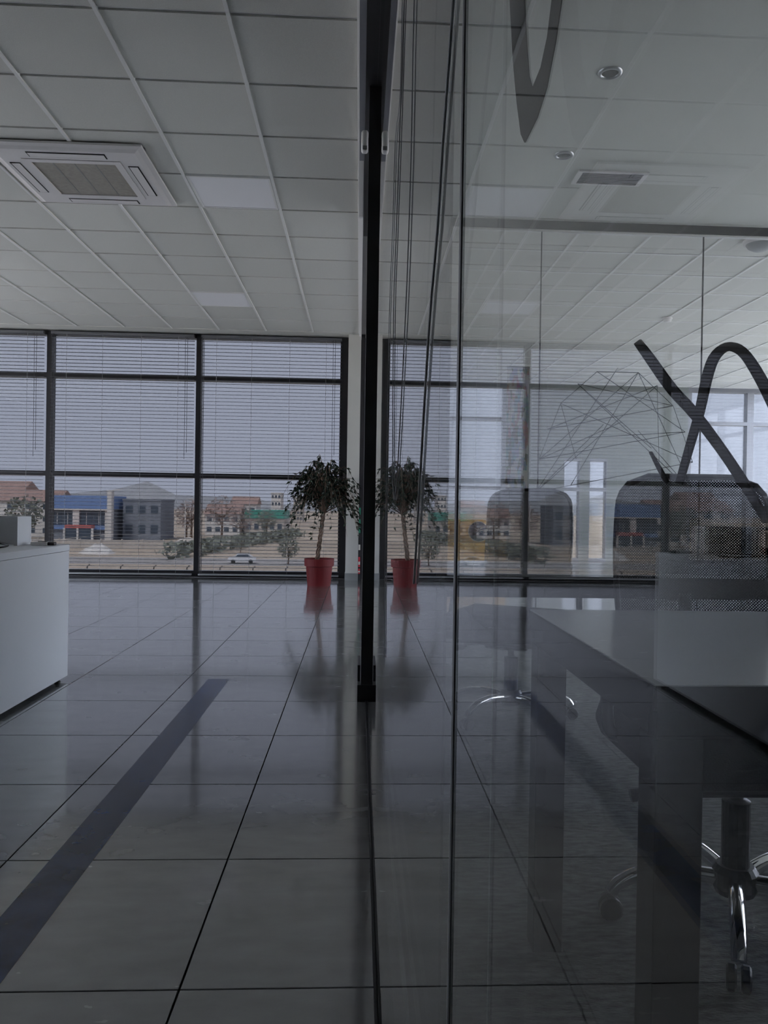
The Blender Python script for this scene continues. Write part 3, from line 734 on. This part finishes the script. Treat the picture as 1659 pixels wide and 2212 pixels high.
MB().box(-.205, .205, -.088, .088, -0.003, -0.0006).build('backing', 'dark_gap', vt)
sl = MB().box(-.204, .204, -.006, .006, -0.010, -0.008).mesh('slat', 'cord_grey')
for k in range(7):
    o = place('slat', sl, vt, (0, -0.072 + 0.024 * k, 0))
dm = thing('dome_detector', 'grey dome detector on the office ceiling beyond the glass head profile', 'detector', (3.26, 6.42, ZC - 0.002))
MB().lathe([(0.0, -0.085), (0.06, -0.078), (0.10, -0.055), (0.115, -0.03), (0.115, -0.018)], 28).build('dome', 'cord_grey', dm, smooth=True)
MB().lathe([(0.116, -0.03), (0.135, -0.026), (0.140, 0.0)], 28).build('base', 'white_plastic', dm, smooth=True)
sd = thing('smoke_detector', 'small white smoke detector on the office ceiling', 'detector', (3.52, 9.07, ZC - 0.002))
MB().lathe([(0.0, -0.05), (0.035, -0.048), (0.045, -0.035), (0.045, -0.02)], 20).build('sensor_cap', 'white_plastic', sd, smooth=True)
MB().lathe([(0.045, -0.022), (0.055, -0.018), (0.056, 0.0)], 20).build('base', 'white_plastic', sd, smooth=True)

# ---- office behind: poster, sofa, cushion, line drawing
po = thing('poster', 'tall narrow poster crowded with small pale pictures on the glass wall', 'poster', (1.215, 6.145, 1.59))
MB().box(-0.085, 0.085, -0.004, 0.004, -0.465, 0.465).build('sheet', 'collage', po)
MB().box(-0.088, 0.088, -0.007, 0.005, 0.462, 0.478).build('clamp_bar', 'silver', po)
MB().box(-0.088, 0.088, -0.007, 0.005, -0.478, -0.462).build('clamp_bar', 'silver', po)
so = thing('sofa', 'mustard yellow two-seat sofa standing before the office window', 'sofa', (1.30, 12.2, 0))
MB().box(-0.86, 0.86, -0.36, 0.36, 0.10, 0.30, bev=0.03).build('base', 'sofa_mustard', so, smooth=False)
for a, b in ((-0.70, -0.005), (0.005, 0.70)):
    MB().box(a, b, -0.40, 0.169, 0.302, 0.45, bev=0.04).build('seat_cushion', 'sofa_mustard', so)
    MB().box(a, b, 0.17, 0.36, 0.302, 0.79, bev=0.05).build('back_cushion', 'sofa_mustard', so)
for a, b in ((-0.90, -0.71), (0.71, 0.90)):
    MB().box(a, b, -0.38, 0.36, 0.101, 0.60, bev=0.04).build('arm', 'sofa_mustard', so)
for a in (-0.78, 0.78):
    for b in (-0.3, 0.3): MB().lathe([(0, 0), (0.018, 0), (0.025, 0.101), (0, 0.101)], 10, (a, b, 0)).build('leg', 'table_dark', so)
cu = thing('cushion', 'round navy cushion with pale piping and starburst on the mustard sofa', 'cushion', (1.80, 11.96, 0.615))
M = Matrix.Rotation(math.radians(78), 4, 'X')
MB().lathe([(0, -0.05), (0.09, -0.042), (0.14, -0.02), (0.15, 0.0), (0.14, 0.02), (0.09, 0.042), (0, 0.05)], 28).xf(M).build('cover', 'cushion_navy', cu, smooth=True)
MB().loop([(0.151 * math.cos(a * math.pi / 16), 0.151 * math.sin(a * math.pi / 16), 0) for a in range(32)], 0.006, 5).xf(M).build('piping', 'piping', cu)
sbm = MB()
for k in range(8):
    a = k * math.pi / 4 + .2; r2 = 0.07 if k % 2 else 0.05
    sbm.tube([(0.012 * math.cos(a), 0.012 * math.sin(a), 0.051), (r2 * math.cos(a), r2 * math.sin(a), 0.047)], 0.003, 4)
sbm.xf(M).build('starburst', 'piping', cu)
# line drawing: chords of a half dome
ld = MB(); rg = random.Random(5); cxl, czl = 2.00, 1.10
outer = [(cxl + 0.63 * math.cos(math.pi * k / 12), czl + 0.98 * math.sin(math.pi * k / 12)) for k in range(13)]
inner = [(cxl + 0.36 * math.cos(math.pi * (k + .5) / 8 + .1), czl + 0.56 * math.sin(math.pi * (k + .5) / 8 + .1)) for k in range(8)]
seg = [(outer[a], outer[b]) for a, b in ((0, 5), (0, 8), (1, 9), (1, 12), (2, 7), (2, 11), (3, 8), (4, 10), (4, 12), (5, 11), (6, 12), (3, 10))]
seg += [(inner[a], outer[b]) for a, b in ((0, 4), (1, 8), (2, 0), (3, 11), (5, 2), (6, 9), (7, 5), (4, 12))]
seg += [(outer[k], outer[k + 2]) for k in range(1, 10, 2)]
for a, b in seg:
    ld.tube([(a[0], 6.1515, a[1]), (b[0], 6.1515, b[1])], 0.0026, 4)
tag(ld.build('line_drawing', 'line_art', gw), 'dark geometric drawing of crossing lines')
# ================================================================== OUTDOORS (the building stands three storeys above the ground)
ZG = -8.0
gd_ = MB()
gd_.quad((-900, 16, ZG), (900, 16, ZG), (900, 1400, ZG), (-900, 1400, ZG))
gd_.quad((-900, -600, ZG), (900, -600, ZG), (900, 16, ZG), (-900, 16, ZG))
sbuild(gd_, 'ground', 'dry_field', 'dry tan field outside the building', 'ground')
sbuild(MB().box(-70, 70, -70, 78, ZG, ZG + 0.05), 'bounce_ground', 'bounce_yard', 'unseen grey slab added around the building to bounce neutral light', 'bounce_ground')  # added out of view to throw neutral daylight up to the ceilings
sbuild(MB().box(-220, 120, 118, 133, ZG, ZG + 0.06), 'road', 'asphalt', 'pale road running across the field', 'road')
hl = MB()
hp = [(-900 + 60 * k, 1300 + 40 * math.sin(k * 1.7), 18 + 12 * math.sin(k * .9) + 9 * math.sin(k * 2.3)) for k in range(31)]
for a, b in zip(hp, hp[1:]):
    hl.quad((a[0], a[1], ZG), (b[0], b[1], ZG), (b[0], b[1] + 60, b[2]), (a[0], a[1] + 60, a[2]))
    hl.quad((a[0], a[1] + 60, a[2]), (b[0], b[1] + 60, b[2]), (b[0], b[1] + 200, ZG), (a[0], a[1] + 200, ZG))
sbuild(hl, 'hills', 'distant_hill', 'low hills on the skyline with haze painted into their colour', 'hills')

# blue-roofed shop
b = thing('shop_building', 'two-storey shop with a blue metal fascia and white pillars', 'building', (-64.0, 190, ZG))
MB().box(-8, 5.5, 0, 12, 0, 8.0).build('wall', 'slate_wall', b)
MB().box(-8.4, 6.0, -0.9, 12.2, 7.4, 10.5).build('fascia', 'blue_sheet', b)
MB().box(-8.4, 6.0, -1.0, 0.0, 7.1, 7.4).build('soffit_edge', 'render_white', b)
MB().box(-8.0, 5.6, -0.6, -0.001, 2.6, 3.5).build('canopy', 'blue_sheet', b)
for x in (-1.9, 5.5): MB().box(x - .7, x + .8, -0.7, -0.002, 0, 7.1).build('pillar', 'render_white', b)
MB().box(5.4, 6.5, -1.2, 0.4, 0.0, 11.8).build('sign_tower', 'render_white', b)
for x0, x1 in ((-7.4, -5.2), (-5.0, -2.8), (-0.9, 1.7), (1.9, 4.6)):
    w = MB().box(x0, x1, -0.12, -0.003, 3.7, 6.8).build('window', 'shop_glass', b)
    MB().box((x0 + x1) / 2 - .06, (x0 + x1) / 2 + .06, -0.16, -0.121, 3.7, 6.8).build('glazing_bar', 'render_white', w)
k_ = thing('entrance_kiosk', 'white-framed shop entrance with a red awning below the blue fascia', 'kiosk', (-64.3, 186.5, ZG))
MB().box(-3.0, 3.0, -0.3, 2.3, 3.0, 3.7).build('awning', 'red_awning', k_)
for x in (-3.3, -0.3, 3.0): MB().box(x, x + .45, -0.3, 0.1, 0, 3.0).build('post', 'render_white', k_)
for x0, x1 in ((-2.8, -0.35), (0.2, 2.95)): MB().box(x0, x1, -0.1, 0.0, 0.2, 2.9).build('pane', 'shop_glass', k_)
def block(name, x0, x1, y0, d, h, wall, label, rows=2, cols=3, roof=None, wm='shop_glass'):
    b = thing(name, label, 'building', ((x0 + x1) / 2, y0, ZG)); w = x1 - x0
    MB().box(-w / 2, w / 2, 0, d, 0, h).build('wall', wall, b)
    if roof: MB().prism([(-w / 2 - .4, -.5, h), (-w / 2 - .4, d / 2, h + 3.0), (-w / 2 - .4, d + .5, h)], (w + .8, 0, 0)).build('roof', roof, b)
    else: MB().box(-w / 2 - .15, w / 2 + .15, -.15, d + .15, h, h + .5).build('parapet', wall, b)
    for r in range(rows):
        for c in range(cols):
            cx_ = -w / 2 + w * (c + .5) / cols; z_ = h * (r + .35) / rows
            MB().box(cx_ - w / cols * .28, cx_ + w / cols * .28, -0.08, -0.001, z_, z_ + h / rows * .42).build('window', wm, b)
    return b
block('grey_building', -57.0, -48.0, 196, 14, 9.5, 'slate_wall', 'plain grey-blue block beside the blue-fascia shop', 2, 3)
block('house', -98, -76, 205, 12, 9.0, 'render_white', 'white house partly hidden by the window mullion', 3, 5, 'roof_tile')
block('house', -110, -99, 240, 12, 12.0, 'render_white', 'taller pale house at the far end of the street', 3, 3, 'roof_tile')
block('house', -45, -35, 236, 12, 6.0, 'render_white', 'pale house with a red tiled roof among bare trees', 2, 4, 'roof_tile')
block('house', -46, -37, 290, 12, 9.0, 'render_white', 'red-roofed house farther back behind the trees', 2, 3, 'roof_tile')
block('warehouse', -33, -24.5, 270, 16, 6.6, 'render_white', 'long white warehouse under trees', 1, 4)
w_ = block('green_warehouse', -34, -22.5, 240, 18, 4.4, 'concrete', 'warehouse with a green metal roof band at the field edge', 1, 5)
MB().box(-5.9, 5.9, -.4, 18.2, 4.9, 7.4).build('roof_band', 'green_sheet', w_)
block('tower_block', -46, -41, 420, 15, 15.0, 'render_white', 'distant pale tower block above the trees', 4, 3)
block('tower_block', -36, -31, 440, 15, 13.0, 'concrete', 'distant concrete block on the skyline', 4, 3)

# trees and shrubs
def tree(x, y, h, r, m_, label, bare=False, name='tree'):
    t = thing(name, label, 'tree', (x, y, ZG)); rg = random.Random(int(x * 7 + y))
    MB().tube([(0, 0, 0), (.1, 0, h * .35), (0, .1, h * .6)], [h * .03, h * .022, h * .012], 6).build('trunk', 'bark', t)
    br = MB()
    for k in range(9):
        a = rg.uniform(0, 6.28); e = rg.uniform(.3, 1.1)
        p0 = Vector((0, 0, h * rg.uniform(.28, .5))); p1 = p0 + Vector((math.cos(a) * math.cos(e), math.sin(a) * math.cos(e), math.sin(e))) * h * .45
        br.tube([p0, p0.lerp(p1, .5) + Vector((0, 0, .2)), p1], [h * .012, h * .008, h * .004], 4)
    br.build('branches', 'bark', t)
    cr = MB()
    for k in range(420):
        u = Vector((rg.gauss(0, 1), rg.gauss(0, 1), rg.gauss(0, 1))).normalized() * rg.uniform(.35, 1) ** .6
        c = Vector((u.x * r, u.y * r, h * .62 + u.z * h * .38)); s = r * rg.uniform(.06, .13)
        d1 = Vector((rg.gauss(0, 1), rg.gauss(0, 1), rg.gauss(0, 1))).normalized() * s; d2 = d1.cross(Vector((rg.gauss(0, 1), rg.gauss(0, 1), 1))).normalized() * s * (.35 if bare else .8)
        cr.quad(c - d1, c - d2, c + d1, c + d2)
    tag(cr.build('foliage', m_, t), kind='stuff')
tr = [(-42.5, 205, 10.5, 4.0, 'brown_twigs', 'brown bare tree just past the grey-blue block', True), (-36, 212, 11.5, 4.6, 'brown_twigs', 'tallest brown bare tree of the clump', True),
      (-30.0, 205, 9.0, 3.6, 'brown_twigs', 'brown bare tree on the green-roof side of the clump', True), (-26.5, 231, 8.0, 3.0, 'grey_green', 'grey-green tree against the green roof band', False),
      (-46.5, 218, 9.5, 3.6, 'brown_twigs', 'brown bare tree behind the grey-blue block', True), (-80, 196, 10.5, 4.5, 'grey_green', 'grey-green tree in front of the white house', False)]
for a in tr: tree(*a)
for x, y, h_, lb in ((-10.5, 120, 4.2, 'round grey-green bush standing alone in the field'), (-22.0, 150, 3.2, 'low dark shrub at the near end of the embankment')):
    tree(x, y, h_, h_ * .42, 'grey_green', lb, False, 'bush')
hd = MB(); rg = random.Random(3)
for k in range(900):
    t = rg.random(); c = Vector((-30 + 13 * t, 128 + 95 * t, ZG + rg.uniform(0.2, 2.6))) + Vector((rg.gauss(0, 1.2), rg.gauss(0, 1.2), 0)); s = rg.uniform(.4, .8)
    d1 = Vector((rg.gauss(0, 1), rg.gauss(0, 1), rg.gauss(0, 1))).normalized() * s; d2 = d1.cross(Vector((rg.gauss(0, 1), 1, rg.gauss(0, 1)))).normalized() * s * .7
    hd.quad(c - d1, c - d2, c + d1, c + d2)
tag(hd.build('hedge', 'grey_green'), 'dark hedge slanting along the field edge', 'hedge', kind='stuff')

# boundary wall, fence posts, lamp posts, car, mounds
wl = thing('boundary_wall', 'long low pale wall in front of the shop', 'wall', (-90, 158, ZG))
for k in range(13): MB().box(k * 4.0, k * 4.0 + 3.8, 0, .3, 0, 1.7).build('wall_panel', 'render_white' if k < 6 else 'concrete', wl)
for k in range(14): MB().box(k * 4.0 - .2, k * 4.0, -.1, .4, 0, 1.9).build('pier', 'concrete', wl)
def lamp(x, y, h_, label):
    l = thing('lamp_post', label, 'lamp post', (x, y, ZG))
    MB().tube([(0, 0, 0), (0, 0, h_)], [.16, .10], 8).build('pole', 'render_white', l)
    MB().tube([(0, 0, h_ - .1), (.6, -.2, h_ + .15), (1.5, -.4, h_ + .2)], .06, 6).build('arm', 'render_white', l)
    MB().box(1.2, 2.0, -.55, -.25, h_ + .1, h_ + .25).build('lamp_head', 'render_white', l)
lamp(-52.5, 172, 11.5, 'tall white lamp post in front of the grey-blue block')
lamp(-43.0, 200, 10.0, 'white lamp post among the bare trees')
fe = thing('wire_fence', 'wire fence of dark posts close below the windows', 'fence', (-28, 84, ZG))
for k in range(9): MB().tube([(k * 3.4, 0, 0), (k * 3.4, 0, 2.3), (k * 3.4 + .25, 0, 2.55)], .06, 6).build('fence_post', 'anthracite', fe)
for z in (.6, 1.2, 1.8, 2.25): MB().tube([(0, 0, z), (27.2, 0, z)], .012, 4).build('wire', 'cord_grey', fe)
cr_ = thing('car', 'white car parked on the pale road', 'car', (-17.6, 122, ZG + .06), math.radians(6))
body = [(-2.1, .35), (-2.1, .75), (-1.9, .95), (-1.2, 1.02), (-.7, 1.45), (.9, 1.48), (1.6, 1.0), (2.05, .9), (2.1, .35)]
MB().prism([(x, -.85, z) for x, z in body], (0, 1.7, 0)).build('body', 'car_white', cr_)
for y in (-.862, .851): MB().prism([(x, y, z) for x, z in ((-1.05, 1.03), (-.6, 1.4), (.8, 1.42), (1.35, 1.03))], (0, .011, 0)).build('side_window', 'shop_glass', cr_)
for x in (-1.3, 1.3):
    for y in (-.80, .80): MB().lathe([(0, -.1), (.28, -.1), (.32, -.05), (.32, .05), (.28, .1), (0, .1)], 16).xf(Matrix.Translation((x, y, .32)) @ Matrix.Rotation(math.pi / 2, 4, 'X')).build('wheel', 'tyre', cr_)
for x, y, r_, lb in ((-45.5, 142, 3.2, 'white heap of rubble lying before the shop'), (-36, 170, 3.6, 'pale earth mound near the bare trees'), (-31.0, 190, 2.4, 'pale earth mound on the hedge side')):
    mo = MB(); rg = random.Random(int(r_ * 10)); n_ = 14; rings = []
    for i, (rr, zz) in enumerate(((1, 0), (.75, .25), (.45, .42), (.15, .52))):
        rings.append([mo.bm.verts.new((math.cos(2 * math.pi * k / n_) * rr * r_ * rg.uniform(.85, 1.15), math.sin(2 * math.pi * k / n_) * rr * r_ * .7, zz * r_ * rg.uniform(.8, 1.15))) for k in range(n_)])
    for a_, b_ in zip(rings, rings[1:]):
        for k in range(n_): mo.bm.faces.new((a_[k], a_[(k + 1) % n_], b_[(k + 1) % n_], b_[k]))
    mo.bm.faces.new(rings[-1])
    tag(mo.build('mound', 'render_white' if 'white' in lb else 'concrete', loc=(x, y, ZG)), lb, 'mound')
